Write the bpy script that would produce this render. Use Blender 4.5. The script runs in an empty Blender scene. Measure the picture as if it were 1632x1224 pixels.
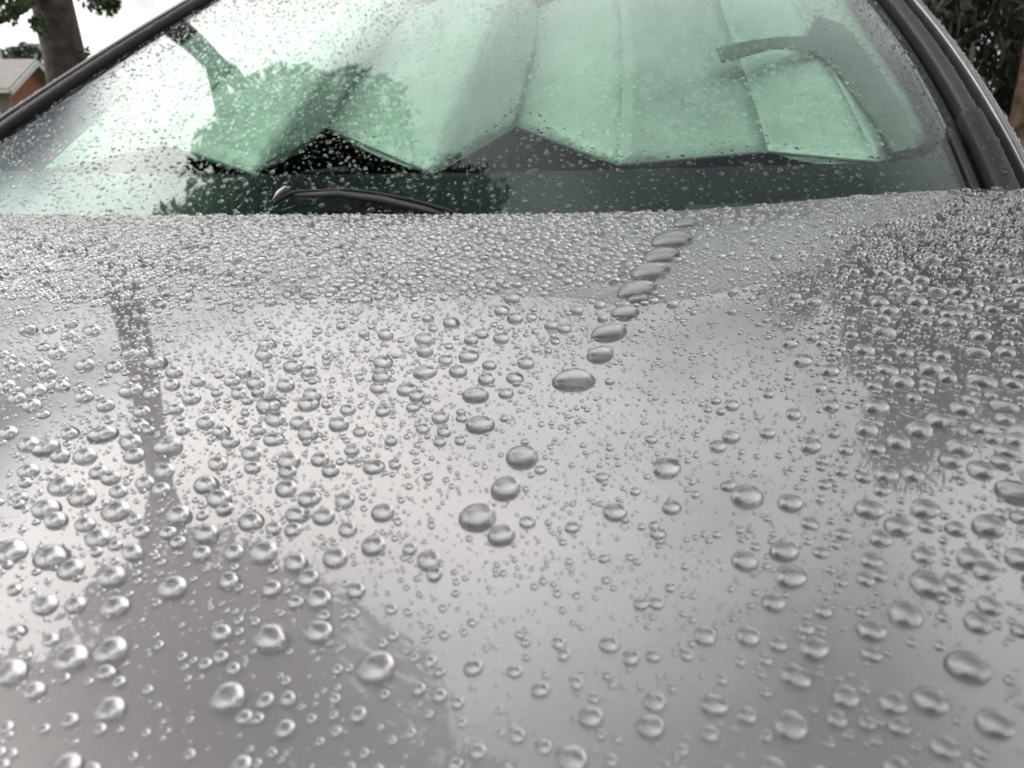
import bpy, bmesh, math, random
import numpy as np
from mathutils import Vector, Matrix

random.seed(7)
rng = np.random.default_rng(11)
SC = bpy.context.scene
COL = SC.collection
R = math.radians

# ---------------------------------------------------------------- camera
F, PW, PH = 1226.0, 1632.0, 1224.0
PITCH, ROLL, CAMZ = R(18.0), R(1.5), 1.15
cp, sp, cr, sr = math.cos(PITCH), math.sin(PITCH), math.cos(ROLL), math.sin(ROLL)
fwd = Vector((0, cp, -sp)); up0 = Vector((0, sp, cp)); rt0 = Vector((1, 0, 0))
rt = rt0 * cr - up0 * sr
upv = rt0 * sr + up0 * cr
cam_d = bpy.data.cameras.new('camera')
cam_d.sensor_width = 36.0
cam_d.lens = F / PW * 36.0
cam_d.clip_start = 0.01
cam_d.clip_end = 2000
cam_d.dof.use_dof = True
cam_d.dof.focus_distance = 0.56
cam_d.dof.aperture_fstop = 13.0
cam = bpy.data.objects.new('camera', cam_d)
COL.objects.link(cam)
m3 = Matrix((rt, upv, -fwd)).transposed()
cam.matrix_world = Matrix.Translation((0, 0, CAMZ)) @ m3.to_4x4()
SC.camera = cam

# ---------------------------------------------------------------- sky, sun, exposure
SUN_EL, SUN_AZ = R(30), R(-82)          # azimuth measured from +Y towards +X
w = bpy.data.worlds.new('World'); SC.world = w; w.use_nodes = True
nt = w.node_tree; nt.nodes.clear()
def N(t, ty, **kw):
    n = t.nodes.new(ty)
    for k, v in kw.items(): setattr(n, k, v)
    return n
def L(t, a, b): t.links.new(a, b)
sky = N(nt, 'ShaderNodeTexSky'); sky.sky_type = 'NISHITA'; sky.sun_disc = False
sky.sun_elevation = SUN_EL; sky.sun_rotation = SUN_AZ
tc = N(nt, 'ShaderNodeTexCoord'); sep = N(nt, 'ShaderNodeSeparateXYZ')
L(nt, tc.outputs['Generated'], sep.inputs[0])
def math_node(t, op, a, b=None):
    n = N(t, 'ShaderNodeMath', operation=op)
    for i, v in enumerate((a, b)):
        if v is None: continue
        if isinstance(v, (int, float)): n.inputs[i].default_value = v
        else: L(t, v, n.inputs[i])
    return n.outputs[0]
zz = math_node(nt, 'ADD', math_node(nt, 'ABSOLUTE', sep.outputs[2]), 0.22)
cmb = N(nt, 'ShaderNodeCombineXYZ')
L(nt, math_node(nt, 'DIVIDE', sep.outputs[0], zz), cmb.inputs[0])
L(nt, math_node(nt, 'DIVIDE', sep.outputs[1], zz), cmb.inputs[1])
nz = N(nt, 'ShaderNodeTexNoise', noise_dimensions='4D'); nz.inputs['Scale'].default_value = .95; nz.inputs['W'].default_value = 23.31
nz.inputs['Detail'].default_value = 5; nz.inputs['Roughness'].default_value = 0.5
nz.inputs['Distortion'].default_value = 0.3
L(nt, cmb.outputs[0], nz.inputs['Vector'])
rmp = N(nt, 'ShaderNodeValToRGB')
e = rmp.color_ramp.elements
e[0].position, e[0].color = 0.39, (.17, .17, .19, 1)
e[1].position, e[1].color = 0.64, (2.0, 1.95, 1.88, 1)
for ps_, cc in ((.46, (.70, .69, .72)), (.54, (1.35, 1.32, 1.33))):
    el = e.new(ps_); el.color = (*cc, 1)
L(nt, nz.outputs['Fac'], rmp.inputs[0])
# the cloud deck glows towards the hidden sun
dotn = N(nt, 'ShaderNodeVectorMath', operation='DOT_PRODUCT'); L(nt, tc.outputs['Generated'], dotn.inputs[0])
dotn.inputs[1].default_value = (math.sin(SUN_AZ) * math.cos(SUN_EL), math.cos(SUN_AZ) * math.cos(SUN_EL), math.sin(SUN_EL))
glow = math_node(nt, 'POWER', math_node(nt, 'MULTIPLY', math_node(nt, 'ADD', dotn.outputs['Value'], 1.0), .5), 4.0)
glow = math_node(nt, 'MULTIPLY', math_node(nt, 'ADD', math_node(nt, 'MULTIPLY', glow, 1.0), .65), 11.5)
low = math_node(nt, 'MINIMUM', math_node(nt, 'ADD', math_node(nt, 'MULTIPLY', math_node(nt, 'ABSOLUTE', sep.outputs[2]), 1.3), .33), 1.0)   # overcast skies dim towards the horizon
glow = math_node(nt, 'MULTIPLY', glow, low)
sc_c = N(nt, 'ShaderNodeVectorMath', operation='SCALE')
L(nt, rmp.outputs[0], sc_c.inputs[0]); L(nt, glow, sc_c.inputs['Scale'])
mixw = N(nt, 'ShaderNodeMixRGB'); mixw.inputs[0].default_value = 0.88
L(nt, sky.outputs[0], mixw.inputs[1]); L(nt, sc_c.outputs[0], mixw.inputs[2])
bg = N(nt, 'ShaderNodeBackground'); bg.inputs['Strength'].default_value = 0.10
wo = N(nt, 'ShaderNodeOutputWorld')
L(nt, mixw.outputs[0], bg.inputs[0]); L(nt, bg.outputs[0], wo.inputs[0])

sun_d = bpy.data.lights.new('sun', 'SUN'); sun_d.energy = 0.5; sun_d.angle = R(45); sun_d.color = (1, .96, .9)
sun = bpy.data.objects.new('sun', sun_d); COL.objects.link(sun)
sdir = Vector((math.sin(SUN_AZ) * math.cos(SUN_EL), math.cos(SUN_AZ) * math.cos(SUN_EL), math.sin(SUN_EL)))
sun.rotation_euler = sdir.to_track_quat('Z', 'Y').to_euler()
sun.location = sdir * 30

vs = SC.view_settings
vs.view_transform = 'Standard'; vs.look = 'None'; vs.exposure = 0.66; vs.gamma = 1.0; vs.use_curve_mapping = False
SC.render.engine = 'CYCLES'
cy = SC.cycles
cy.max_bounces = 14; cy.transparent_max_bounces = 24; cy.transmission_bounces = 12
cy.glossy_bounces = 6; cy.diffuse_bounces = 3
cy.sample_clamp_indirect = 6.0
cy.use_denoising = True
try: cy.denoiser = 'OPENIMAGEDENOISE'
except Exception: pass

# ---------------------------------------------------------------- helpers
def ray(px, py):
    u = (px - PW / 2) / F; v = (PH / 2 - py) / F
    u, v = u * cr + v * sr, -u * sr + v * cr
    return np.array([u, cp + v * sp, -sp + v * cp])
def at(px, py, depth):                       # point of the place seen at a pixel, at a given forward distance in metres
    d = ray(px, py); d = d / d[1] * depth
    return Vector((d[0], d[1], d[2] + CAMZ))
_V = np.array([[*rt], [*upv], [*fwd]])
def project(P):                              # world points -> pixel x, pixel y, depth
    q = (np.asarray(P) - np.array([0, 0, CAMZ])) @ _V.T
    dz = np.maximum(q[..., 2], 1e-4)
    return PW / 2 + F * q[..., 0] / dz, PH / 2 - F * q[..., 1] / dz, q[..., 2]

def softp(a, k): return np.logaddexp(0, a / k) * k
def tag(o, label=None, cat=None, group=None, kind=None):
    if label: o['label'] = label
    if cat: o['category'] = cat
    if group: o['group'] = group
    if kind: o['kind'] = kind
    return o
def link(o, parent=None):
    COL.objects.link(o)
    if parent: o.parent = parent
    return o
def empty(name, loc=(0, 0, 0), rz=0.0):
    o = bpy.data.objects.new(name, None); o.location = loc; o.rotation_euler = (0, 0, rz)
    o.empty_display_size = .1
    return link(o)
def mesh_obj(name, verts, faces, mat, parent=None, smooth=False):
    me = bpy.data.meshes.new(name)
    me.from_pydata([tuple(map(float, v)) for v in verts], [], faces)
    me.update()
    if smooth: me.shade_smooth()
    if mat: me.materials.append(mat)
    return link(bpy.data.objects.new(name, me), parent)
def np_mesh(name, V, Q, mat, parent=None, smooth=True):
    """V (n,3) float, Q list of int arrays (m,k) of faces with k corners"""
    me = bpy.data.meshes.new(name)
    loops = np.concatenate([q.ravel() for q in Q]).astype(np.int32)
    tot = np.concatenate([np.full(len(q), q.shape[1]) for q in Q]).astype(np.int32)
    st = np.concatenate([[0], np.cumsum(tot)[:-1]]).astype(np.int32)
    me.vertices.add(len(V)); me.vertices.foreach_set('co', np.ascontiguousarray(V, dtype=np.float32).ravel())
    me.loops.add(len(loops)); me.loops.foreach_set('vertex_index', loops)
    me.polygons.add(len(tot)); me.polygons.foreach_set('loop_start', st); me.polygons.foreach_set('loop_total', tot)
    if smooth: me.polygons.foreach_set('use_smooth', np.ones(len(tot), dtype=bool))
    me.update(calc_edges=True)
    if mat: me.materials.append(mat)
    return link(bpy.data.objects.new(name, me), parent)
def grid_faces(nu, nv):
    i = np.arange(nu * nv).reshape(nu, nv)
    return np.stack([i[:-1, :-1], i[1:, :-1], i[1:, 1:], i[:-1, 1:]], -1).reshape(-1, 4)
def grid_obj(name, P, mat, parent=None, smooth=True, flip=False):
    P = np.asarray(P, float); nu, nv = P.shape[:2]
    f = grid_faces(nu, nv)
    if flip: f = f[:, ::-1]
    return np_mesh(name, P.reshape(-1, 3), [f], mat, parent, smooth)
def solidify(o, t, offset=-1, bevel=0):
    m = o.modifiers.new('solid', 'SOLIDIFY'); m.thickness = t; m.offset = offset
    if bevel:
        b = o.modifiers.new('bevel', 'BEVEL'); b.width = bevel; b.segments = 2; b.limit_method = 'ANGLE'
    return o
def box(name, c, s, mat, parent=None, rz=0.0, bevel=0.0):
    bm = bmesh.new(); bmesh.ops.create_cube(bm, size=1)
    bmesh.ops.scale(bm, vec=s, verts=bm.verts)
    if bevel: bmesh.ops.bevel(bm, geom=bm.edges[:], offset=bevel, segments=2, affect='EDGES', clamp_overlap=True)
    me = bpy.data.meshes.new(name); bm.to_mesh(me); bm.free()
    me.materials.append(mat)
    o = bpy.data.objects.new(name, me); o.location = c; o.rotation_euler = (0, 0, rz)
    return link(o, parent)
def tube(name, pts, rad, mat, parent=None, seg=10, jitter=0.0, flat=1.0, cap=True):
    pts = [Vector(p) for p in pts]; rad = list(rad) if hasattr(rad, '__len__') else [rad] * len(pts)
    V, Fc = [], []
    ref = None
    for i, p in enumerate(pts):
        t = (pts[min(i + 1, len(pts) - 1)] - pts[max(i - 1, 0)]).normalized()
        if ref is None: ref = t.orthogonal().normalized()
        a = (ref - t * ref.dot(t)).normalized(); ref = a; b = t.cross(a)
        for k in range(seg):
            th = 2 * math.pi * k / seg
            rr = rad[i] * (1 + jitter * (random.random() - .5))
            V.append(p + a * math.cos(th) * rr + b * math.sin(th) * rr * flat)
    for i in range(len(pts) - 1):
        for k in range(seg):
            k2 = (k + 1) % seg
            Fc.append((i * seg + k, i * seg + k2, (i + 1) * seg + k2, (i + 1) * seg + k))
    if cap:
        Fc.append(tuple(range(seg - 1, -1, -1))); Fc.append(tuple((len(pts) - 1) * seg + k for k in range(seg)))
    return mesh_obj(name, V, Fc, mat, parent, True)

# ---------------------------------------------------------------- materials
MATS = {}
def mat(name, col, rough=.5, metal=0.0, coat=0.0, coat_rough=.03, var=0.0, scale=20.0, bump=0.0, bscale=60.0, spec=.5, col2=None):
    m = bpy.data.materials.new(name); m.use_nodes = True
    t = m.node_tree; b = t.nodes['Principled BSDF']
    b.inputs['Base Color'].default_value = (*col, 1); b.inputs['Roughness'].default_value = rough
    b.inputs['Metallic'].default_value = metal; b.inputs['Coat Weight'].default_value = coat
    b.inputs['Coat Roughness'].default_value = coat_rough; b.inputs['Specular IOR Level'].default_value = spec
    tcn = N(t, 'ShaderNodeTexCoord')
    if var or col2:
        n = N(t, 'ShaderNodeTexNoise'); n.inputs['Scale'].default_value = scale; n.inputs['Detail'].default_value = 6
        L(t, tcn.outputs['Object'], n.inputs['Vector'])
        r = N(t, 'ShaderNodeValToRGB'); ee = r.color_ramp.elements
        ee[0].position, ee[1].position = .3, .7
        c2 = col2 or tuple(min(1, c * (1 + var)) for c in col)
        c1 = tuple(c * (1 - var) for c in col)
        ee[0].color = (*c1, 1); ee[1].color = (*c2, 1)
        L(t, n.outputs['Fac'], r.inputs[0]); L(t, r.outputs[0], b.inputs['Base Color'])
    if bump:
        n = N(t, 'ShaderNodeTexNoise'); n.inputs['Scale'].default_value = bscale; n.inputs['Detail'].default_value = 5
        L(t, tcn.outputs['Object'], n.inputs['Vector'])
        bp = N(t, 'ShaderNodeBump'); bp.inputs['Strength'].default_value = bump; bp.inputs['Distance'].default_value = .02
        L(t, n.outputs['Fac'], bp.inputs['Height']); L(t, bp.outputs[0], b.inputs['Normal'])
    MATS[name] = m
    return m
PAINT = mat('grey_metallic_paint', (.255, .248, .247), rough=.37, metal=.86, coat=1.0, coat_rough=.012, var=.07, scale=900)
_t = PAINT.node_tree; _b = _t.nodes['Principled BSDF']
_b.inputs['Specular Tint'].default_value = (.20, .20, .20, 1)   # metallic flop: darker at the edge
_b.inputs['Coat IOR'].default_value = 1.68                      # hard waxed lacquer
_tc = N(_t, 'ShaderNodeTexCoord')                 # dust film and dried water marks: the clear coat is not equally glossy
_n1 = N(_t, 'ShaderNodeTexNoise'); _n1.inputs['Scale'].default_value = 55; _n1.inputs['Detail'].default_value = 7; _n1.inputs['Roughness'].default_value = .7
L(_t, _tc.outputs['Object'], _n1.inputs['Vector'])
_mr = N(_t, 'ShaderNodeMapRange'); _mr.inputs[1].default_value = .35; _mr.inputs[2].default_value = .75; _mr.inputs[3].default_value = .006; _mr.inputs[4].default_value = .045
L(_t, _n1.outputs['Fac'], _mr.inputs[0]); L(_t, _mr.outputs[0], _b.inputs['Coat Roughness'])
BLACKP = mat('black_plastic', (.014, .014, .015), rough=.5, spec=.2, var=.2, scale=80)
RUBBER = mat('black_rubber', (.010, .010, .011), rough=.6, var=.2, scale=60)
TRIM = mat('satin_pillar_trim', (.024, .021, .023), rough=.45, spec=.3, var=.15, scale=50)
CHROME = mat('brushed_moulding', (.46, .45, .44), rough=.32, metal=.9, var=.1, scale=40)
DASH = mat('dashboard_plastic', (.035, .035, .038), rough=.7, var=.15, scale=40)
FRIT = mat('black_glass_band', (.016, .015, .018), rough=.25, var=.1, scale=30)
TYRE = mat('tyre_rubber', (.02, .02, .02), rough=.8, var=.2, scale=30)
RIM = mat('wheel_alloy', (.5, .5, .5), rough=.3, metal=.9, var=.08, scale=20)
LAMP = mat('lamp_lens', (.75, .76, .78), rough=.12, var=.05, scale=20)
FABRIC = mat('silver_shade_film', (.60, .62, .60), rough=.40, metal=.2, var=.09, scale=9, bump=.9, bscale=17)
BIND_SHADOW = mat('grey_binding_and_shadow', (.19, .195, .19), rough=.7, var=.12, scale=30, bump=.2, bscale=60)  # bottom binding, and shadow painted on the near fold
BARK = mat('grey_brown_bark', (.055, .040, .034), rough=.9, col2=(.12, .092, .08), scale=9, var=.3, bump=.8, bscale=14)
BARK2 = mat('warm_brown_bark', (.035, .022, .014), rough=.9, col2=(.20, .125, .075), scale=13, var=.3, bump=.7, bscale=14)
LEAF = mat('green_leaf', (.042, .075, .02), rough=.55, var=.45, scale=1.4)
NEEDLE = mat('dark_needle', (.010, .018, .006), rough=.6, var=.5, scale=1.2)
FARLEAF = mat('far_evergreen', (.05, .075, .03), rough=.8, var=.4, scale=.8)
BRICK = mat('red_brick', (.30, .105, .065), rough=.85, var=.25, scale=6)
MORT = mat('mortar', (.34, .30, .27), rough=.9, var=.1, scale=12)
ROOF = mat('pale_shingle', (.27, .25, .235), rough=.85, var=.14, scale=5)
WHITE = mat('white_trim_paint', (.62, .61, .57), rough=.6, var=.08, scale=5)
DARKGL = mat('house_window_glass', (.05, .055, .06), rough=.08, var=.1, scale=3)
ASPH = mat('wet_asphalt', (.05, .05, .052), rough=.45, var=.25, scale=14, bump=.3, bscale=90)
LAWN = mat('lawn_green', (.05, .085, .025), rough=.9, var=.4, scale=4, bump=.6, bscale=40)
POLE = mat('pole_grey', (.36, .36, .37), rough=.6, var=.1, scale=8)

WATER = bpy.data.materials.new('clear_water'); WATER.use_nodes = True
t = WATER.node_tree; t.nodes.clear()
g = N(t, 'ShaderNodeBsdfGlass'); g.inputs['IOR'].default_value = 1.333; g.inputs['Roughness'].default_value = 0.0
nn = N(t, 'ShaderNodeTexNoise'); nn.inputs['Scale'].default_value = 30
rr_ = N(t, 'ShaderNodeValToRGB'); rr_.color_ramp.elements[0].color = (.97, .98, .98, 1); rr_.color_ramp.elements[1].color = (1, 1, 1, 1)
L(t, nn.outputs['Fac'], rr_.inputs[0]); L(t, rr_.outputs[0], g.inputs['Color'])
oo = N(t, 'ShaderNodeOutputMaterial'); L(t, g.outputs[0], oo.inputs[0])

GLASS = bpy.data.materials.new('green_tinted_glass'); GLASS.use_nodes = True
t = GLASS.node_tree; t.nodes.clear()
tr = N(t, 'ShaderNodeBsdfTransparent')
nn = N(t, 'ShaderNodeTexNoise'); nn.inputs['Scale'].default_value = 3
rr_ = N(t, 'ShaderNodeValToRGB')
rr_.color_ramp.elements[0].color = (.795, .90, .84, 1); rr_.color_ramp.elements[1].color = (.815, .912, .855, 1)
L(t, nn.outputs['Fac'], rr_.inputs[0]); L(t, rr_.outputs[0], tr.inputs[0])
gl = N(t, 'ShaderNodeBsdfGlossy'); gl.inputs['Roughness'].default_value = 0.015
lw = N(t, 'ShaderNodeLayerWeight'); lw.inputs[0].default_value = .5
sch = math_node(t, 'ADD', math_node(t, 'MULTIPLY', math_node(t, 'POWER', lw.outputs['Facing'], 5.0), .945), .055)
mx = N(t, 'ShaderNodeMixShader'); L(t, sch, mx.inputs[0]); L(t, tr.outputs[0], mx.inputs[1]); L(t, gl.outputs[0], mx.inputs[2])
oo = N(t, 'ShaderNodeOutputMaterial'); L(t, mx.outputs[0], oo.inputs[0])

# ---------------------------------------------------------------- ground
def sheet(name, pts, z, m, kind='structure'):
    o = mesh_obj(name, [(x, y, z) for x, y in pts], [tuple(range(len(pts)))], m)
    return tag(o, kind=kind)
sheet('ground', [(-600, -600), (600, -600), (600, 600), (-600, 600)], 0.0, LAWN)
sheet('driveway', [(-2.6, -9), (2.6, -9), (4.0, 7.5), (-1.4, 7.5)], 0.004, ASPH)
sheet('road', [(-200, -15), (200, -15), (200, -9), (-200, -9)], 0.006, ASPH)

# ---------------------------------------------------------------- car frame
PSI = R(-11.0); O2 = np.array([-.154, 1.02])
AX = np.array([math.cos(PSI), math.sin(PSI)]); AY = np.array([-math.sin(PSI), math.cos(PSI)])
BOW, TA = .105, math.tan(R(30))
def to_car(P): q = np.asarray(P)[..., :2] - O2; return q @ AX, q @ AY
def to_world(x, y, z):
    x, y = np.asarray(x, float), np.asarray(y, float)
    return np.stack([O2[0] + x * AX[0] + y * AY[0], O2[1] + x * AX[1] + y * AY[1], np.broadcast_to(z, x.shape)], -1)
def zwind(x, y):                              # outer face of the windshield
    s = y - BOW * (np.asarray(x) / .7) ** 2
    return CAMZ - .090 + TA * s - .055 * s * s + .012
def yrear(x): return BOW * (np.asarray(x) / .7) ** 2 - .035
# the rear-edge table is smoothed so the panel carries no facets
_xs = np.linspace(-1.1, 1.1, 881); _tab = np.interp(_xs, [-1.1, -.67, -.25, .0, .30, .42, .58, .81, 1.1],
    [-.112, -.0985, -.0925, -.0915, -.0945, -.0928, -.0835, -.072, -.069])
_k = np.exp(-.5 * (np.arange(-90, 91) / 32.0) ** 2); _k /= _k.sum()
_tab = np.convolve(np.pad(_tab, 90, mode='edge'), _k, 'valid')
def zhood(x, y):
    x = np.asarray(x, float); y = np.asarray(y, float)
    tt = yrear(x) - y
    zr = np.interp(x, _xs, _tab)
    z = zr - .05 * tt - .045 * tt * tt
    ax = np.abs(x)
    xk = .366 + .13 * y; xc = .55 + .19 * y
    g0 = np.clip(tt / .30, 0, 1); g0 = .25 + .75 * g0 * g0 * (3 - 2 * g0)
    side = np.where(x < 0, .6, 1.0)
    z = z + (.075 * softp(ax - xk, .012) - .17 * softp(ax - xc, .018)) * g0 * side
    z = z - .10 * np.clip(ax - .62, 0, 1) ** 2
    return z + CAMZ
def hit(fz, px, py, t0=.08, t1=4.0, n=6000):
    d = ray(px, py); tt = np.linspace(t0, t1, n); P = d * tt[:, None]
    x, y = to_car(P); gz = P[:, 2] + CAMZ - fz(x, y)
    i = np.where((gz[1:] < 0) & (gz[:-1] >= 0))[0]
    if len(i) == 0: return None
    i = i[0]; a = gz[i] / (gz[i] - gz[i + 1]); tq = tt[i] + a * (tt[i + 1] - tt[i]); q = d * tq
    cx, cyy = to_car(q[None]); return float(cx[0]), float(cyy[0]), float(q[2] + CAMZ), float(tq)

car = empty('parked_car', (O2[0], O2[1], 0), PSI)
tag(car, 'wet metallic grey car seen across its bead-covered hood', 'car')

# hood panel, hem turned down all round
def hood_half(y): return .80 + .05 * np.clip(y, -1, .2)
nu, nv = 340, 240
U = np.linspace(-1, 1, nu); T = np.linspace(0, 1, nv)
P = np.zeros((nu, nv, 3))
for j, tv in enumerate(T):
    dist = 1.06 * tv
    hw = .815 - .10 * tv ** 2
    x = U * hw; y = yrear(x) - dist - .06 * (1 - (x / hw) ** 2) * tv + .10 * tv * (x / .7) ** 2 * 0
    P[:, j, 0] = x; P[:, j, 1] = y; P[:, j, 2] = zhood(x, y)
body = P.reshape(-1, 3); fq = grid_faces(nu, nv)
ring = [i * nv for i in range(nu)] + [(nu - 1) * nv + j for j in range(1, nv)] + [i * nv + nv - 1 for i in range(nu - 2, -1, -1)] + [j for j in range(nv - 2, 0, -1)]
V = list(body); n0 = len(V); hem = []
cen = body.mean(0)
rv = body[ring]
out = np.zeros_like(rv)
out[:, :2] = (rv - cen)[:, :2]; out /= np.linalg.norm(out, axis=1, keepdims=True)
l1 = rv + out * .003 + np.array([0, 0, -.003]); l2 = rv + out * .003 + np.array([0, 0, -.016]); l3 = rv - out * .012 + np.array([0, 0, -.018])
VV = np.concatenate([body, l1, l2, l3]); m_ = len(ring)
rings = [np.array(ring), n0 + np.arange(m_), n0 + m_ + np.arange(m_), n0 + 2 * m_ + np.arange(m_)]
hq = []
for a, b in zip(rings[:-1], rings[1:]):
    hq.append(np.stack([a, b, np.roll(b, -1), np.roll(a, -1)], -1))
hood = np_mesh('hood', VV, [fq] + [h for h in hq], PAINT, car, True)

# windshield glass: outline from the pillars to the header
edgeR = np.array([hit(zwind, *q)[:2] for q in [(1566, 295), (1508, 178), (1484, 127), (1449, 69), (1395, 0)]])
edgeL = np.array([hit(zwind, *q)[:2] for q in [(0, 220), (70, 176), (137, 130), (240, 60)]])
cR = np.polyfit(edgeR[:, 1], edgeR[:, 0], 2); cL = np.polyfit(edgeL[:, 1], edgeL[:, 0], 1)
YT = .80                                     # header, where the roof begins
def xr_(y): return np.polyval(cR, np.clip(y, .0, .75)) - np.clip(y - .75, 0, 1) * .12
def xl_(y): return np.polyval(cL, y)
def ytop(x): return YT + .10 * (np.asarray(x) / .7) ** 2 * .5
print('edges', edgeR.round(3).tolist(), edgeL.round(3).tolist(), cR, cL)
def glass_pt(u, v, drop=0.0, inset=0.0):
    """u across 0..1, v from cowl 0 to header 1"""
    y0 = -.01; y = y0 + v * (YT + .03)
    xa, xb = xl_(y) + inset, xr_(y) - inset
    x = xa + (xb - xa) * u
    yy = y + BOW * (x / .7) ** 2 * (1 - .35 * v) - BOW * .62 * (1 - .35 * v) * 1.0
    return x, yy
def windshield_grid(n, m, inset, drop, u0=0, u1=1, v0=0, v1=1):
    P = np.zeros((n, m, 3))
    for i, u in enumerate(np.linspace(u0, u1, n)):
        for j, v in enumerate(np.linspace(v0, v1, m)):
            y = v * (YT - .0)
            xa, xb = xl_(max(y, .02)) + inset, xr_(max(y, .02)) - inset
            x = xa + (xb - xa) * u
            lo = BOW * (x / .7) ** 2 - .05
            hi = ytop(x)
            yy = lo + (hi - lo) * v
            xa, xb = xl_(yy) + inset, xr_(yy) - inset
            x = xa + (xb - xa) * u
            P[i, j] = (x, yy, zwind(x, yy) - drop)
    return P
pane = grid_obj('windshield', windshield_grid(90, 60, 0, 0), GLASS, car)
solidify(pane, .005)
pane['label'] = 'rain-speckled green-tinted windshield'

# black band printed on the inside of the glass (lower strip, side strips with rounded lower corners)
def fr_top(px):                              # upper edge of the lower band, from the photograph
    return np.interp(px, [-400, 0, 400, 800, 1200, 1420, 1480, 1505, 1520], [262, 266, 270, 266, 255, 249, 240, 215, 160])
V, Fc = [], []
pxs = np.linspace(-420, 1500, 120)
for q in pxs:
    a = hit(zwind, q, fr_top(q))
    if a is None: continue
    x, y, z, _ = a
    for k in range(6):
        s = k / 5; yy = y + (BOW * (x / .7) ** 2 - .05 - y) * s
        V.append((x, yy, zwind(x, yy) - .0075))
n_ = len(V) // 6
for i in range(n_ - 1):
    for k in range(5):
        Fc.append((i * 6 + k, i * 6 + k + 1, (i + 1) * 6 + k + 1, (i + 1) * 6 + k))
mesh_obj('black_band', V, Fc, FRIT, pane, True)
for sgn in (-1, 1):                          # side bands
    V, Fc = [], []
    ys = np.linspace(.02, YT + .02, 40)
    for y in ys:
        xe = xr_(y) if sgn > 0 else xl_(y)
        wdt = .022 + .05 * max(0, (.24 - y) / .24) ** 2 * (sgn > 0)
        for k in range(4):
            x = xe - sgn * wdt * k / 3 + sgn * .002
            V.append((x, y, zwind(x, y) - .0082))
    for i in range(len(ys) - 1):
        for k in range(3): Fc.append((i * 4 + k, i * 4 + k + 1, (i + 1) * 4 + k + 1, (i + 1) * 4 + k))
    mesh_obj('side_band', V, Fc, FRIT, pane, True)

# pillars: swept strips beside the glass
def sweep(name, sgn, prof, m, parent, y0=.0, y1=None, ny=46, smooth=True):
    """prof: closed list of (outward, up) offsets in metres from the glass edge"""
    y1 = YT + .05 if y1 is None else y1
    for _ in range(2):                       # rounded corners
        q = []
        for a, b in zip(prof, prof[1:] + prof[:1]):
            q += [(a[0] * .8 + b[0] * .2, a[1] * .8 + b[1] * .2), (a[0] * .2 + b[0] * .8, a[1] * .2 + b[1] * .8)]
        prof = q
    V, Fc = [], []; k = len(prof)
    for y in np.linspace(y0, y1, ny):
        xe = float(xr_(y) if sgn > 0 else xl_(y))
        for o_, u_ in prof:
            x = xe + sgn * o_
            V.append((x, y - .5 * u_, zwind(xe, y) + u_))
    for i in range(ny - 1):
        for a in range(k):
            b = (a + 1) % k
            q = (i * k + a, i * k + b, (i + 1) * k + b, (i + 1) * k + a)
            Fc.append(q if sgn < 0 else q[::-1])
    Fc.append(tuple(range(k))); Fc.append(tuple((ny - 1) * k + a for a in range(k - 1, -1, -1)))
    return mesh_obj(name, V, Fc, m, parent, smooth)
for sgn, nm in ((1, 'pillar'), (-1, 'pillar')):
    pl = sweep(nm, sgn, [(.0545, .004), (.062, .007), (.070, .000), (.076, -.03), (.084, -.09), (.06, -.09), (.0545, -.03)], PAINT, car, y0=-.02)
    sweep('rubber_seal', sgn, [(-.004, .002), (.002, -.010), (.013, -.012), (.013, -.02), (-.004, -.008)], RUBBER, pl)
    sweep('pillar_trim', sgn, [(.0135, -.012), (.0145, .004), (.018, .009), (.031, .010), (.0355, .006), (.036, -.014), (.014, -.014)], TRIM, pl)
    sweep('gap_seal', sgn, [(.0365, -.012), (.0465, -.012), (.0465, -.022), (.0365, -.022)], RUBBER, pl)
    sweep('bright_moulding', sgn, [(.0475, -.012), (.0475, .008), (.0490, .011), (.0510, .010), (.0522, .006), (.0522, -.012)], CHROME, pl, y0=.06)
# plastic end piece of the cowl at the foot of the near pillar
for sgn in (1, -1):
    cw = sweep('cowl_end_cap', sgn, [(.004, .003), (.006, .014), (.013, .018), (.029, .017), (.036, .010), (.036, -.012), (.004, -.012)], BLACKP, car, y0=-.02, y1=.26, ny=20)
    cw2 = sweep('cowl_lip', sgn, [(-.018, .002), (-.016, .008), (-.008, .008), (-.006, .002)], BLACKP, cw, y0=-.02, y1=.23, ny=16)

# header and roof, side glass frames, rest of the body (not seen from here, needed for the reflections)
P = np.zeros((40, 30, 3))
for i, u in enumerate(np.linspace(0, 1, 40)):
    for j, v in enumerate(np.linspace(0, 1, 30)):
        xa, xb = float(xl_(YT)) - .06, float(xr_(YT)) + .06
        x = xa + (xb - xa) * u
        x = x * (1 - .06 * v) if True else x
        y0 = float(ytop(x)); y = y0 + v * 1.35
        z0 = float(zwind(x * .95, y0)) + .004
        c = (2 * u - 1)
        P[i, j] = (x, y, z0 + .05 * math.sin(v * math.pi * .55) - .05 * v * v - .02 * abs(c) ** 6 * 2)
roof = grid_obj('roof', P, PAINT, car); solidify(roof, .03)
P = np.zeros((20, 12, 3)); base = np.array(roof.data.vertices[29].co)
for i, u in enumerate(np.linspace(-.62, .62, 20)):
    for j, v in enumerate(np.linspace(0, 1, 12)):
        P[i, j] = (u * (1 + .12 * v), 2.17 + .62 * v, 1.485 - .44 * v - .05 * v * (1 - v))
grid_obj('rear_window', P, DARKGL, car)
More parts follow.
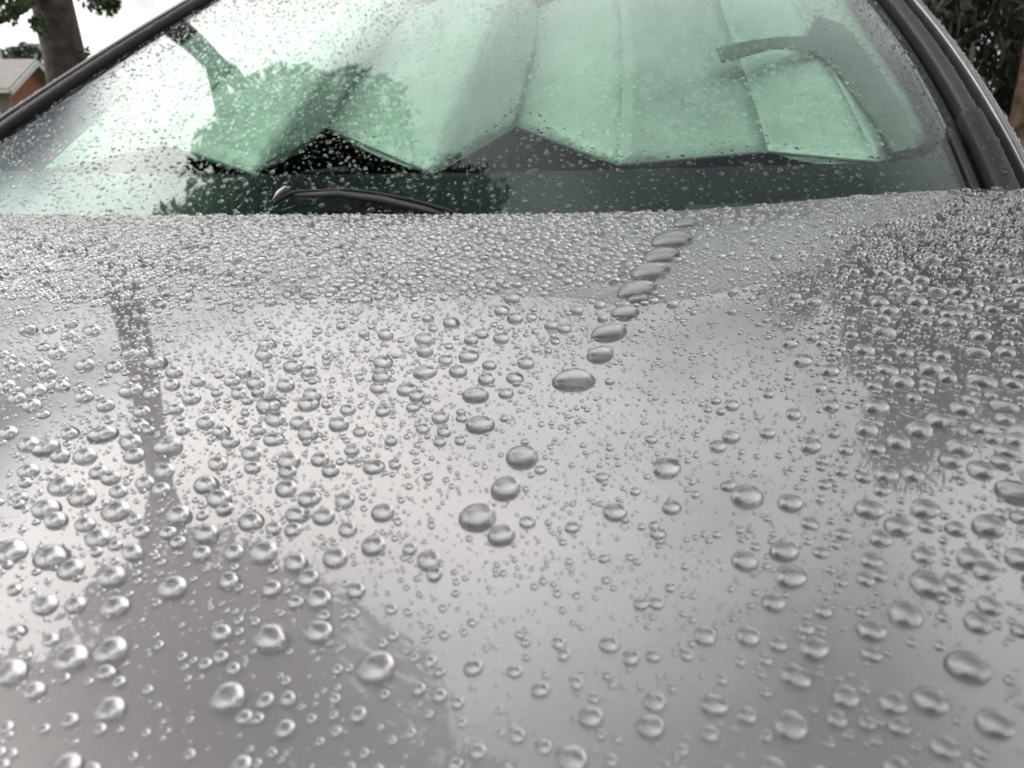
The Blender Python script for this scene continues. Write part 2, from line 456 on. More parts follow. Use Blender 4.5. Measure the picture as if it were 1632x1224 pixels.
# lower body sides as lofted panels: front fender, two doors, rear quarter
def side_panel(name, sgn, ya, yb, ny=14, m=PAINT):
    prof = [(.0, 0.0), (.035, -.025), (.075, -.10), (.095, -.24), (.098, -.40), (.085, -.56), (.05, -.72)]
    P = np.zeros((ny, len(prof), 3))
    for i, y in enumerate(np.linspace(ya, yb, ny)):
        if y < 0: xb = .822 - .10 * ((-y) / 1.06) ** 2; zb = float(zhood(sgn * xb, min(y + .14, .1))) - .004
        else: xb = .822 + .02 * min(y, 1); zb = 1.055 + .012 * min(y, 2)
        if y > 2.6: xb -= .05 * (y - 2.6)
        for k, (o_, u_) in enumerate(prof): P[i, k] = (sgn * (xb + o_), y + (.14 if y < 0 else .14), zb + u_)
    o = grid_obj(name, P, m, car, True, flip=sgn < 0); solidify(o, .02, 0)
    return o
for sgn in (1, -1):
    side_panel('fender', sgn, -1.22, -.02)
    d = side_panel('door', sgn, .0, .98); 
    box('door_handle', (sgn * .925, .98, .90), (.03, .16, .03), PAINT, d, bevel=.008)
    d = side_panel('door', sgn, .99, 1.85)
    box('door_handle', (sgn * .925, 1.84, .90), (.03, .16, .03), PAINT, d, bevel=.008)
    side_panel('rear_quarter', sgn, 1.86, 3.05)
    # side windows between belt and roof
    P = np.zeros((24, 6, 3))
    for i, y in enumerate(np.linspace(.42, 2.35, 24)):
        top = min(float(zwind(.72, min(y, .8))) - .03, 1.50 - max(0, y - 1.7) * .25)
        for k in range(6):
            s = k / 5; P[i, k] = (sgn * (.835 - .125 * s * (top - 1.05) / .42), y, 1.05 + (top - 1.05) * s)
    grid_obj('side_window', P, DARKGL, car, True)
    # mirror
    mi = box('side_mirror', (sgn * 1.0, .45, 1.09), (.20, .10, .13), PAINT, car, bevel=.035)
    box('mirror_stem', (sgn * .10 * -1, .0, -.03), (.08, .05, .04), BLACKP, mi, bevel=.01)
    for y in (-.62, 2.15):
        bm = bmesh.new()
        bmesh.ops.create_cone(bm, cap_ends=True, segments=40, radius1=.33, radius2=.33, depth=.21)
        bmesh.ops.bevel(bm, geom=[e_ for e_ in bm.edges if e_.calc_face_angle(0) > 1], offset=.03, segments=3, affect='EDGES')
        me = bpy.data.meshes.new('wheel'); bm.to_mesh(me); bm.free(); me.materials.append(TYRE)
        wh = bpy.data.objects.new('wheel', me); wh.rotation_euler = (0, R(90), 0); wh.location = (sgn * .80, y, .33); link(wh, car)
        bm = bmesh.new(); bmesh.ops.create_cone(bm, cap_ends=True, segments=30, radius1=.215, radius2=.205, depth=.222)
        me = bpy.data.meshes.new('rim'); bm.to_mesh(me); bm.free(); me.materials.append(RIM)
        link(bpy.data.objects.new('rim', me), wh)
bp_ = box('front_bumper', (0, -1.14, .62), (1.62, .16, .58), PAINT, car, bevel=.06)
box('grille', (0, -.085, .05), (.8, .02, .2), BLACKP, bp_, bevel=.01)
for sgn in (1, -1): box('headlight', (sgn * .62, -1.19, .80), (.32, .10, .11), LAMP, car, bevel=.04)
box('rear_bumper', (0, 3.2, .62), (1.6, .16, .55), PAINT, car, bevel=.06)
P = np.zeros((20, 10, 3))
for i, u in enumerate(np.linspace(-.84, .84, 20)):
    for j, v in enumerate(np.linspace(0, 1, 10)): P[i, j] = (u, 2.80 + .36 * v, 1.045 - .05 * v * v - .02 * (u / .8) ** 2)
grid_obj('trunk_lid', P, PAINT, car)
box('floor_pan', (0, 1.0, .30), (1.55, 4.1, .10), RUBBER, car)
box('engine_block', (0, -.62, .62), (1.2, .7, .34), RUBBER, car)

# cowl panel between hood edge and glass, dashboard behind the glass
P = np.zeros((60, 6, 3))
for i, x in enumerate(np.linspace(-.86, .86, 60)):
    y0 = float(yrear(x)) - .03
    for j, (dy, dz) in enumerate(((0, -.035), (.02, -.034), (.035, -.045), (.06, -.045), (.09, -.04), (.12, -.035))):
        P[i, j] = (x, y0 + dy, float(zhood(x, y0)) + dz)
grid_obj('cowl_panel', P, BLACKP, car)
P = np.zeros((40, 14, 3))
for i, u in enumerate(np.linspace(-1, 1, 40)):
    x = u * .78
    for j, v in enumerate(np.linspace(0, 1, 14)):
        y = BOW * (x / .7) ** 2 + .045 + v * .62
        P[i, j] = (x, y, 1.052 + .035 * math.sin(min(1, v * 1.6) * math.pi * .5) - .25 * max(0, v - .75) ** 1.5 - .02 * (1 - u * u) * 0)
grid_obj('dashboard', P, DASH, car)
box('bulkhead', (0, .72, .75), (1.5, .06, .55), RUBBER, car)
box('rear_seat_light_block', (0, 2.02, .92), (1.62, .16, 1.12), DASH, car, bevel=.04)  # seat back raised and widened to block light leaking through rear gaps
for sx in (-.38, .38):
    st = box('seat', (sx, 1.25, .62), (.50, .52, .22), DASH, car, bevel=.06)
    box('seat_back', (0, .28, .40), (.48, .16, .66), DASH, st, bevel=.06)
    box('headrest', (0, .33, .82), (.27, .11, .18), DASH, st, bevel=.04)

# wiper resting at the foot of the glass
def on_glass(px, py, lift):
    x, y, z, _ = hit(zwind, px, py); return Vector((x, y - lift * .5, float(zwind(x, y)) + lift))
wp = [on_glass(*q) for q in ((437, 331, .003), (446, 325, .005), (462, 318, .006), (476, 314, .006), (520, 312, .006), (560, 311, .006), (596, 314, .005), (660, 325, .004), (715, 338, .002), (750, 352, .0))]
arm = tube('wiper', wp, [.0025, .003, .0036, .0034, .0032, .0032, .003, .0028, .0025, .002], BLACKP, car, seg=14, flat=.7)
blade_pts = [on_glass(*q) for q in ((470, 316, .004), (540, 314, .004), (610, 322, .003), (680, 337, .002), (730, 352, .0))]
tube('wiper_blade', blade_pts, [.003, .005, .005, .004, .003], RUBBER, arm, seg=8)
tube('wiper_arm_highlight', [on_glass(*q) for q in ((438, 327, .007), (448, 320, .010), (459, 314, .012), (467, 312, .011))], [.0012, .0032, .0032, .0015], CHROME, arm, seg=14, flat=.6)  # bright metal piece standing in for sky reflected on the bent arm
V = []
for q in ((1092, 318), (1226, 315), (1226, 323), (1092, 326)):
    x, y, z, _ = hit(zwind, *q); V.append((x, y, z - .0066))
mesh_obj('number_plate_window', V, [(0, 1, 2, 3)], mat('grey_plate', (.06, .06, .065), rough=.4, var=.1), pane)

# ---------------------------------------------------------------- folding sunshade behind the glass
def inner(depth): return lambda x, y: zwind(x, y) - depth
bot = [(-330, 268, .016), (-80, 258, .070), (60, 268, .018), (262, 222, .075), (405, 266, .018), (520, 194, .085), (690, 266, .018), (822, 191, .12), (985, 250, .020), (1225, 230, .060), (1400, 246, .016), (1500, 214, .040)]
shade = empty('folding_sunshade', (0, 0, 0)); shade.parent = None
tag(shade, 'pleated silver sunshade spread behind the green windshield', 'sunshade')
sh_pts = []
for (px, py, dp) in bot:
    h = hit(inner(dp), px, py)
    if h is None: continue
    sh_pts.append((h[0], h[1], dp))
folds = []
for (x, y, dp) in sh_pts:
    col = []
    for k in range(16):
        s = k / 15
        yy = y + (YT - .03 - y) * s
        xx = x * (1 - .10 * s) + .012 * math.sin(3 * s + 5 * x) * s
        d2 = dp * (1 - .35 * s) + .010
        xx = min(max(xx, float(xl_(yy)) + .03), float(xr_(yy)) - .012)
        col.append((xx, yy, float(zwind(xx, yy)) - d2))
    folds.append(col)
for a, b in zip(folds[:-1], folds[1:]):
    P = np.zeros((10, 16, 3))
    for i in range(10):
        s = i / 9
        for k in range(16):
            p = (1 - s) * np.array(a[k]) + s * np.array(b[k])
            sag = .006 * math.sin(math.pi * s) * math.sin(k * .9 + a[k][0] * 9)
            p[2] += sag - .004 * math.sin(math.pi * s)
            wxy = to_world(p[0], p[1], p[2]); P[i, k] = wxy
    o = grid_obj('shade_panel', P, FABRIC, shade); solidify(o, .002, 0)
eb = []
for c_ in folds:
    eb.append(to_world(c_[0][0], c_[0][1], c_[0][2] - .001))
fine = []
for a, b in zip(eb[:-1], eb[1:]):
    for k in range(6): fine.append(Vector(a).lerp(Vector(b), k / 6))
tube('edge_binding', fine, .0022, BIND_SHADOW, shade, seg=6)
# grey sheets added as the shadowed fold of the sunshade, near side
def shadow_patch(name, pts, dp):
    V = []
    for q in pts:
        x, y, z, _ = hit(inner(dp), *q); V.append(to_world(x, y, z))
    c = np.mean(V, 0); V.append(c); n = len(pts)
    o = mesh_obj(name, V, [(i, (i + 1) % n, n) for i in range(n)], BIND_SHADOW, shade); solidify(o, .002, 0)
shadow_patch('fold_shadow_band', [(1285, 62), (1300, 25), (1345, 40), (1400, 110), (1440, 175), (1462, 236), (1425, 243), (1392, 190), (1340, 120), (1300, 82)], .016)
shadow_patch('fold_shadow_arm', [(1141, 78), (1180, 68), (1235, 60), (1290, 58), (1300, 82), (1245, 76), (1200, 86), (1150, 100)], .013)

# ---------------------------------------------------------------- trees
def leaf_cloud(name, centers, radii, n, size, m, parent, droop=0.0, aspect=.45, squash=.8, seed=1, shell=.35):
    g = np.random.default_rng(seed)
    centers = np.asarray(centers, float); radii = np.asarray(radii, float)
    pr = radii ** 2.2; pr /= pr.sum()
    ci = g.choice(len(centers), n, p=pr)
    d = g.normal(size=(n, 3)); d /= np.linalg.norm(d, axis=1, keepdims=True)
    rad = g.random(n) ** shell
    p = centers[ci] + d * (radii[ci] * rad)[:, None] * np.array([1, 1, squash])
    a = g.normal(size=(n, 3)); a[:, 2] -= droop; a /= np.linalg.norm(a, axis=1, keepdims=True)
    b = np.cross(a, g.normal(size=(n, 3))); b /= np.linalg.norm(b, axis=1, keepdims=True)
    s = size * (.6 + .8 * g.random(n))[:, None]
    q = np.stack([p - a * s, p + b * s * aspect - a * s * .1, p + a * s, p - b * s * aspect - a * s * .1], 1)
    f = np.arange(n * 4).reshape(n, 4)
    return np_mesh(name, q.reshape(-1, 3), [f], m, parent, False)

# tall broadleaf tree whose trunk stands behind the far front corner of the car
tp0 = at(108, 130, 10.0); tp1 = at(92, 0, 10.0)
lean = (tp1 - tp0) / (tp1.z - tp0.z)
basep = tp0 + lean * (0 - tp0.z)
tree = empty('broadleaf_tree', basep)
tag(tree, 'tall broadleaf tree with thick grey trunk beside the brick house', 'tree')
def loc(v): return Vector(v) - basep
zs = [0, .25, .7, 1.4, 2.2, 3.2, 4.5, 6.0, 8.2, 10.5]
rs = [.34, .29, .255, .24, .23, .225, .22, .21, .18, .10]
lean_v = Vector((lean.x, lean.y, 1))
spine = [lean_v * z + Vector((.03 * math.sin(z * 1.3) - .17 * softp(z - 2.8, .3), .03 * math.cos(z), 0)) for z in zs]
trunk = tube('trunk', spine, rs, BARK, tree, seg=18, jitter=.09)
def limb(a, b, r0, r1, wob=.25, n=7, mt=BARK, name='limb', par=trunk):
    a, b = Vector(a), Vector(b); pts = []
    for i in range(n):
        s = i / (n - 1); q = a.lerp(b, s) + Vector((random.uniform(-1, 1), random.uniform(-1, 1), random.uniform(-.6, 1))) * wob * math.sin(s * math.pi) * .6
        pts.append(q)
    return tube(name, pts, [r0 + (r1 - r0) * (i / (n - 1)) for i in range(n)], mt, par, seg=9, jitter=.1), pts
la = loc(at(58, -12, 9.7)); lb = loc(at(0, 30, 9.2)); lc = loc(at(-90, 62, 8.8))
tube('limb', [loc(at(84, -60, 9.9)), la, loc(at(38, 10, 9.5)), lb, lc], [.11, .075, .062, .055, .03], BARK, trunk, seg=9, jitter=.1)
cents, rads = [], []
random.seed(19)
crown_c = Vector((1.5, -3.8, 10.7))
for k in range(34):
    d = Vector((random.gauss(0, 1), random.gauss(0, 1), random.gauss(0, .8))).normalized()
    c = crown_c + Vector((d.x * 3.3, d.y * 3.7, d.z * 2.3)) * random.random() ** .4
    cents.append(c); rads.append(random.uniform(.85, 1.4))
    if k < 3: limb(spine[8], c, .14, .05, .15)
leaf_cloud('crown', cents, rads, 26000, .13, LEAF, tree, seed=3)
sprigs = [(at(165, 6, 8.5), .16), (at(176, 12, 8.5), .10), (at(60, 32, 9.4), .10), (at(62, 46, 9.4), .08), (at(6, 12, 9.0), .16), (at(14, 2, 9.0), .2), (at(40, 2, 9.5), .10), (at(20, 28, 9.2), .08), (at(132, 82, 9.9), .09), (at(158, -8, 8.5), .22)]
leaf_cloud('sprigs', [loc(a) for a, _ in sprigs], [b for _, b in sprigs], 900, .036, LEAF, tree, seed=5, droop=.4)['kind'] = 'stuff'

# dark evergreens close behind the car on the passenger side
def conifer(px, depth, height, rad, seed, label, n=15000, bare=.0, trunk_r=.16, base_z=0.0):
    g = random.Random(seed)
    b = at(px, 200, depth); b.z = 0
    e_ = empty('evergreen_tree', b)
    tag(e_, label, 'tree', 'evergreen trees behind the car')
    tube('trunk', [(0, 0, 0), (.03, 0, height * .3), (-.02, .03, height * .65), (0, 0, height)], [trunk_r * 1.2, trunk_r, trunk_r * .6, .02], BARK2, e_, seg=14, jitter=.12)
    C, Rr = [], []
    z = bare * height
    while z < height:
        s = (z - bare * height) / (height * (1 - bare)); rr = rad * (1 - s) ** .8 + .15
        for k in range(int(6 + 5 * (1 - s))):
            th = g.random() * 6.283; q = g.uniform(.35, 1.0) * rr
            C.append((math.cos(th) * q, math.sin(th) * q, z - .25 * q + g.uniform(-.1, .1))); Rr.append(g.uniform(.22, .42))
        z += .32
    leaf_cloud('crown', C, Rr, n, .075, NEEDLE, e_, droop=1.6, aspect=.17, squash=1.0, seed=seed, shell=.5)
conifer(1480, 6.4, 4.8, 1.5, 21, 'dark evergreen showing just past the upper end of the near pillar')
conifer(1640, 5.0, 4.9, 1.2, 22, 'dark evergreen with warm brown trunk at the photo\'s upper right edge', bare=.42, n=11000, trunk_r=.13)
conifer(1600, 8.4, 4.6, 1.9, 23, 'dark evergreen standing behind the two nearer ones, pale sky gaps above')
conifer(1900, 6.6, 5.4, 1.7, 24, 'dark evergreen reflected in the near side of the hood')
conifer(1255, 8.8, 4.9, 2.0, 25, 'dark evergreen hidden behind the car roof, reflected in the hood')

# ---------------------------------------------------------------- brick house beyond the tree
def house():
    D = 30.0
    K = at(14, 150, D); K.z = 0
    h = empty('brick_house', K)
    tag(h, 'low red brick house with pale gabled roof behind the trunk', 'house')
    vw = Vector((K.x, K.y, 0)).normalized(); side = Vector((vw.y, -vw.x, 0))
    gd = (vw * .88 + side * .46).normalized()          # along the gable end, away from the camera
    fd = (-side * .93 + vw * .30).normalized()         # along the front wall, to the left
    half = 1.6; peak = at(57, 98, D + 1.4).z; eave = peak - half * .50
    def P3(a, b, z): v = gd * a + fd * b; return (v.x, v.y, z)
    mesh_obj('wall', [P3(0, 0, 0), P3(2 * half, 0, 0), P3(2 * half, 0, eave), P3(half, 0, peak), P3(0, 0, eave)], [(0, 1, 2, 3, 4)], MORT, h)
    mesh_obj('wall', [P3(0, 0, 0), P3(0, 12, 0), P3(0, 12, eave), P3(0, 0, eave)], [(0, 1, 2, 3)], MORT, h)
    wl = mesh_obj('brickwork', [], [], BRICK, h)
    bm = bmesh.new()
    nrm = (-fd)
    for r_ in range(38):
        z0 = r_ * .105; 
        if z0 + .095 > peak: break
        lim0 = 0 if z0 < eave else (z0 + .1 - eave) / (peak - eave) * half
        a = lim0 + (.11 if r_ % 2 else 0)
        while a + .21 < 2 * half - lim0:
            vs_ = []
            for o_ in (0.0, .012):
                for (aa, z) in ((a, z0), (a + .215, z0), (a + .215, z0 + .09), (a, z0 + .09)):
                    v = gd * aa + nrm * o_; vs_.append(bm.verts.new((v.x, v.y, z)))
            bm.faces.new(vs_[4:8])
            for i in range(4): bm.faces.new((vs_[i], vs_[(i + 1) % 4], vs_[4 + (i + 1) % 4], vs_[4 + i]))
            a += .23
    bm.to_mesh(wl.data); bm.free(); wl['kind'] = 'stuff'
    rf = mesh_obj('roof', [P3(-.7, -.4, eave - .27), P3(-.7, 12.5, eave - .27), P3(half, 12.5, peak + .08), P3(half, -.4, peak + .08), P3(2 * half + .7, 12.5, eave - .27), P3(2 * half + .7, -.4, eave - .27)], [(0, 1, 2, 3), (3, 2, 4, 5)], ROOF, h)
    solidify(rf, .08, 0)
    def beam(name, a, b, wd, hg, m, par):
        a, b = Vector(a), Vector(b); d = (b - a); o = box(name, (a + b) / 2, (d.length, wd, hg), m, par)
        o.rotation_mode = 'QUATERNION'; o.rotation_quaternion = d.to_track_quat('X', 'Z'); return o
    beam('rake_board', P3(-.7, -.43, eave - .38), P3(half, -.43, peak - .03), .05, .18, WHITE, rf)
    beam('rake_board', P3(half, -.43, peak - .03), P3(2 * half + .7, -.43, eave - .38), .05, .18, WHITE, rf)
    beam('gutter', P3(-.75, -.4, eave - .34), P3(-.75, 12.4, eave - .34), .12, .12, WHITE, rf)
    box('corner_trim', Vector(P3(-.08, -.05, 1.25)), (.2, .2, 2.5), WHITE, h)
    wn = beam('window', P3(-.06, .35, 1.75), P3(-.06, 1.9, 1.75), .06, 1.3, WHITE, h)
    for k in (-.36, .36): box('pane', (k, -.04 if False else .035, 0), (.62, .03, 1.15), DARKGL, wn); box('pane', (k, -.035, 0), (.62, .03, 1.15), DARKGL, wn)
house()
def far_conifer(px, top, depth, wd, seed, label):
    b = at(px, 200, depth); tz = at(px, top, depth).z; b.z = 0
    e_ = empty('distant_evergreen', b); tag(e_, label, 'tree', 'distant evergreens above the house roof')
    tube('trunk', [(0, 0, 0), (0, 0, tz * .95)], [.25, .04], BARK, e_, seg=8)
    g = random.Random(seed); C, Rr = [], []
    z = tz * .25
    while z < tz:
        rr = wd * (1 - z / tz) ** .55 + .15
        for k in range(5):
            th = g.random() * 6.283; q = g.random() * rr; C.append((math.cos(th) * q, math.sin(th) * q, z)); Rr.append(g.uniform(.5, .9) * (.45 + rr / wd * .6))
        z += .5
    leaf_cloud('crown', C, Rr, 9000, .15, FARLEAF, e_, seed=seed, aspect=.3)
far_conifer(2, 58, 52, 3.0, 31, 'dark distant evergreen at the very left edge above the roof')
far_conifer(24, 76, 60, 4.0, 32, 'low rounded distant evergreen behind the pale street pole')
far_conifer(46, 70, 58, 3.6, 33, 'distant evergreen between street pole and gable peak')
far_conifer(70, 66, 62, 3.4, 34, 'distant evergreen touching the left of the thick trunk')
far_conifer(138, 66, 55, 2.2, 35, 'small distant evergreen peeking out right of the thick trunk')
far_conifer(-40, 70, 55, 3, 36, 'distant evergreen just outside the left edge of the photo')
pb = at(22, 200, 44); pb.z = 0; pt = at(19, 57, 44).z
pole = empty('street_pole', pb); tag(pole, 'pale slim street pole above the house roof', 'pole')
tube('post', [(0, 0, 0), (0, 0, pt)], [.17, .13], POLE, pole, seg=10)
box('lamp_head', (-.3, 0, pt), (.7, .2, .12), POLE, pole, bevel=.03)

# unseen house added behind the viewer to block light and darken the drops' near sides
gh = empty('added_garage_house', (0, -3.6, 0))
tag(gh, 'added unseen brick house with garage door, darkening the drops', 'house')
box('wall', (0, -.3, 1.4), (13, .3, 2.8), BRICK, gh)
gd0 = box('garage_door', (.4, -.13, 1.1), (4.8, .06, 2.2), WHITE, gh)
for k in range(4): box('door_panel', (0, .035, -.82 + .55 * k), (4.6, .02, .47), WHITE, gd0, bevel=.008)
mesh_obj('roof', [(-7, .3, 2.75), (7, .3, 2.75), (7, -4.5, 5.6), (-7, -4.5, 5.6), (-7, .3, 2.62), (7, .3, 2.62)], [(0, 1, 2, 3), (4, 5, 1, 0)], mat('dark_shingle', (.07, .065, .062), rough=.9, var=.2, scale=6), gh)

# ---------------------------------------------------------------- water drops
def dome(seg, rings, harm=0.0, seed=0, power=2.0, closed=False, over=.0):
    """unit dome: base radius 1, height 1, base at z=0 with a short skirt below"""
    g = random.Random(seed)
    ph = [g.random() * 6.283 for _ in range(4)]; am = [0, 0, g.uniform(.3, 1) * harm, g.uniform(.2, .8) * harm]
    lo = -over; z0 = math.sin(lo); hh = 1 - z0
    V = [(0, 0, 1.0)]
    prof = [math.pi / 2 + (lo - math.pi / 2) * ((i + 1) / rings) ** .9 for i in range(rings)]
    for a in prof:
        r_ = math.cos(a); z = math.sin(a)
        if power != 2.0 and z > 0: z = max(0, 1 - r_ ** power) ** .5
        for k in range(seg):
            th = 2 * math.pi * k / seg
            f_ = 1 + sum(am[h] * math.cos((h) * th + ph[h]) for h in (2, 3)) * r_
            V.append((r_ * f_ * math.cos(th), r_ * f_ * math.sin(th), (z - z0) / hh))
    V = np.array(V)
    last = V[-seg:].copy(); last[:, 2] = -.05; last[:, :2] *= .97
    V = np.concatenate([V, last])
    tri = np.array([(0, 1 + k, 1 + (k + 1) % seg) for k in range(seg)])
    q = []
    for i in range(rings):
        for k in range(seg):
            a = 1 + i * seg + k; b = 1 + i * seg + (k + 1) % seg
            q.append((a, a + seg, b + seg, b))
    if closed:
        V = np.concatenate([V, [[0, 0, -.05]]]); c = len(V) - 1
        s0 = 1 + rings * seg
        tri = np.concatenate([tri, [(s0 + (k + 1) % seg, s0 + k, c) for k in range(seg)]])
    return V, tri, np.array(q)
def frames(fz, x, y, sgn_h=1e-3):
    """surface normals and tangents (world) of z=fz(x,y) given in car coordinates"""
    zx = (fz(x + sgn_h, y) - fz(x - sgn_h, y)) / (2 * sgn_h); zy = (fz(x, y + sgn_h) - fz(x, y - sgn_h)) / (2 * sgn_h)
    n = np.stack([-zx, -zy, np.ones_like(zx)], -1); n /= np.linalg.norm(n, axis=1, keepdims=True)
    a = np.stack([np.ones_like(zx), np.zeros_like(zx), zx], -1); a /= np.linalg.norm(a, axis=1, keepdims=True)
    b = np.cross(n, a)
    M = np.array([[AX[0], AY[0], 0], [AX[1], AY[1], 0], [0, 0, 1]])
    return a @ M.T, b @ M.T, n @ M.T
def drop_mesh(name, fz, x, y, r, h, tmpl, yaw, stretch, m):
    V, tri, q = tmpl; k = len(V); n = len(x)
    a, b, nr = frames(fz, x, y); o = to_world(x, y, fz(x, y))
    c, s = np.cos(yaw)[:, None], np.sin(yaw)[:, None]
    a2 = a * c + b * s; b2 = -a * s + b * c
    W = (o[:, None] + V[None, :, 0:1] * (a2 * (r * stretch)[:, None])[:, None] + V[None, :, 1:2] * (b2 * r[:, None])[:, None] + V[None, :, 2:3] * (nr * (r * h)[:, None])[:, None])
    off = (np.arange(n) * k)[:, None, None]
    return W.reshape(-1, 3), (tri[None] + off).reshape(-1, 3), (q[None] + off).reshape(-1, 4)
def join(parts):
    Vs, Ts, Qs, o = [], [], [], 0
    for V, T_, Q_ in parts:
        Vs.append(V); Ts.append(T_ + o); Qs.append(Q_ + o); o += len(V)
    return np.concatenate(Vs), [np.concatenate(Ts), np.concatenate(Qs)]

# centre pixel x, y and apparent width of the drops that show largest
CHAIN = [(1092, 352, 36), (1072, 375, 62), (1054, 402, 53), (1036, 427, 56), (1015, 456, 55), (1017, 473, 27), (996, 495, 38), (971, 524, 53), (957, 561, 40), (914, 599, 58), (832, 723, 49), (806, 774, 43), (761, 818, 57), (799, 849, 40)]
DROPS = [(163,688,39),(268,708,46),(74,711,38),(136,724,33),(57,620,29),(209,620,33),(248,576,31),(91,560,26),(45,524,26),(182,582,23),(278,591,24),(427,642,31),(491,641,28),(439,664,29),(408,608,26),(370,605,23),(425,546,23),(421,563,24),(467,581,27),(498,627,26),(477,671,27),(491,688,29),(540,673,29),(460,732,34),(458,749,27),(436,697,27),(329,769,34),(350,791,34),(456,775,30),(492,791,30),(549,795,28),(98,771,34),(132,789,34),(74,807,38),(185,810,38),(285,817,36),(98,613,24),(10,613,24),(27,633,24),(51,644,27),(134,630,25),(46,748,28),(96,724,26),(214,723,29),(209,702,30),(262,748,30),(232,767,27),(257,777,25),(46,705,31),(168,644,25),(223,674,27),(226,654,24),(274,611,23),(305,633,25),(280,650,22),(328,671,26),(352,685,25),(367,702,25),(401,719,27),(347,736,27),(510,729,27),(412,683,22),(240,626,22),(316,606,21),(388,592,21),(492,590,21),(455,612,26),(226,560,24),(527,747,25),(403,743,23),(158,750,26),(177,759,27),(189,781,24),(14,687,26),(27,584,22),(67,582,26),(76,595,26),(136,580,27),(148,525,22),
(676,590,31),(730,589,26),(746,565,25),(758,626,36),(765,672,43),(806,625,21),(838,576,24),(820,600,22),(775,602,24),(609,598,26),(610,575,26),(603,616,23),(648,618,26),(664,628,24),(677,557,24),(677,538,27),(615,531,24),(719,512,22),(821,505,23),(816,474,23),(799,493,21),(799,537,22),(751,540,21),(710,572,21),(780,580,20),(701,663,25),(708,686,20),(658,647,19),(674,681,20),(610,653,21),(554,651,22),(595,741,28),(574,686,19),(561,716,21),(701,702,19),(1061,742,36),(861,747,17),(610,813,35),(980,813,33),(1070,806,25),(919,493,21),(879,517,21),(899,522,20),
(1190,786,48),(1259,798,35),(1165,694,27),(1144,709,24),(1166,644,21),(1223,689,21),(1293,694,21),(1264,658,22),(1278,572,26),(1259,545,21),(1395,645,33),(1381,681,32),(1432,702,34),(1465,683,38),(1499,668,39),(1522,683,31),(1532,649,34),(1599,646,43),(1528,710,42),(1515,731,31),(1564,746,36),(1618,779,55),(1473,807,38),(1385,808,38),(1455,752,31),(1412,753,32),(1396,713,26),(1348,715,21),(1311,733,19),(1341,749,21),(1314,770,19),(1405,778,23),(1603,716,29),(1616,698,27),(1561,680,27),(1601,666,27),(1407,527,33),(1377,556,27),(1441,561,25),(1413,588,28),(1437,606,31),(1482,586,33),(1509,600,27),(1563,605,38),(1613,608,27),(1557,560,33),(1602,559,27),(1561,532,30),(1509,513,27),(1551,482,27),(1461,479,27),(1493,463,27),(1444,459,27),(1436,445,23),(1468,445,22),(1417,493,27),(1402,482,26),(1477,493,24),(1515,481,21),(1525,463,22),(1486,414,26),(1429,420,24),(1595,422,20),(1408,434,22),(1297,480,22),(1267,472,19),(1535,501,24),(1583,491,22),(1626,458,24),(1456,632,21),(1393,613,21),(1295,537,20),(1357,532,18),(1477,609,20),
(17,874,46),(82,882,47),(113,903,36),(178,915,42),(275,932,39),(72,960,37),(120,961,28),(184,962,36),(212,877,32),(156,854,34),(89,826,33),(136,833,27),(329,847,36),(420,875,44),(400,827,33),(516,820,31),(473,817,31),(534,885,37),(472,893,34),(491,917,30),(372,877,28),(321,879,28),(268,847,25),(283,862,22),(365,921,30),(432,935,27),(508,948,38),(508,1002,39),(432,1010,52),(363,1105,50),(176,1031,49),(113,1042,49),(17,1066,48),(176,1125,45),(55,1097,30),(353,1006,30),(81,1017,24),(170,1068,27),(352,1044,22),(112,1145,24),(106,1216,45),(389,1140,24),(372,1063,21),(190,1085,20),(27,1003,24),(516,979,19),(225,845,23),(214,825,22),(184,867,20),
(599,1057,59),(595,866,34),(567,938,29),(554,841,27),(840,830,23),(911,838,21),(971,1024,30),(1046,959,21),(1043,1115,34),(1036,1154,41),(941,1139,34),(911,1204,48),(754,1061,27),(823,1169,26),(890,1022,21),(761,1195,25),(820,1068,21),(725,1214,22),(667,1096,21),(700,1106,21),(700,1068,18),(1041,1043,21),(1048,848,21),(866,1187,24),
(1249,874,38),(1187,890,37),(1259,914,45),(1290,832,22),(1308,878,21),(1432,835,38),(1575,834,45),(1594,818,22),(1523,840,28),(1403,855,32),(1388,890,28),(1401,914,24),(1472,883,30),(1546,886,37),(1570,906,34),(1479,926,48),(1521,926,31),(1502,950,23),(1443,973,53),(1576,962,34),(1558,989,37),(1388,1000,39),(1388,1039,28),(1542,1056,59),(1482,1111,51),(1422,1116,38),(1347,1106,37),(1268,1072,42),(1297,1029,42),(1259,1151,53),(1137,1118,40),(1123,1010,32),(1192,1010,34),(1240,1024,25),(1233,957,31),(1312,971,25),(1585,1147,52),(1504,1187,38),(1563,1195,25),(1333,1142,29),(1432,1154,31),(1190,1137,29),(1130,1166,26),(1230,1220,38),(1429,1220,38),(1343,849,21),(1626,1003,24),(1625,822,24)]
CHAIN_L = ['small topmost drop of the line along the hood crease', 'wide flat drop second from the top of the crease line', 'thin wide drop third from the top of the crease line',
 'broad flat drop fourth from the top of the crease line', 'long flat drop fifth from the top of the crease line', 'short little drop tucked under the long flat crease drops',
 'oval drop above the largest one in the middle of the crease line', 'long dark-rimmed drop in the middle of the crease line', 'pointed oval drop just above the biggest crease drop',
 'biggest oval drop of the crease line at mid hood', 'pointed oval drop leading the lower trio of the crease line', 'middle drop of the lower crease trio',
 'largest drop of the lower crease trio', 'small last drop below the lower crease trio']
TM = [dome(26, 9, (.05, .08, .11)[s % 3], s, 2.0 + .35 * (s % 3), over=.05 * (s % 4)) for s in range(10)]
TMESH = []
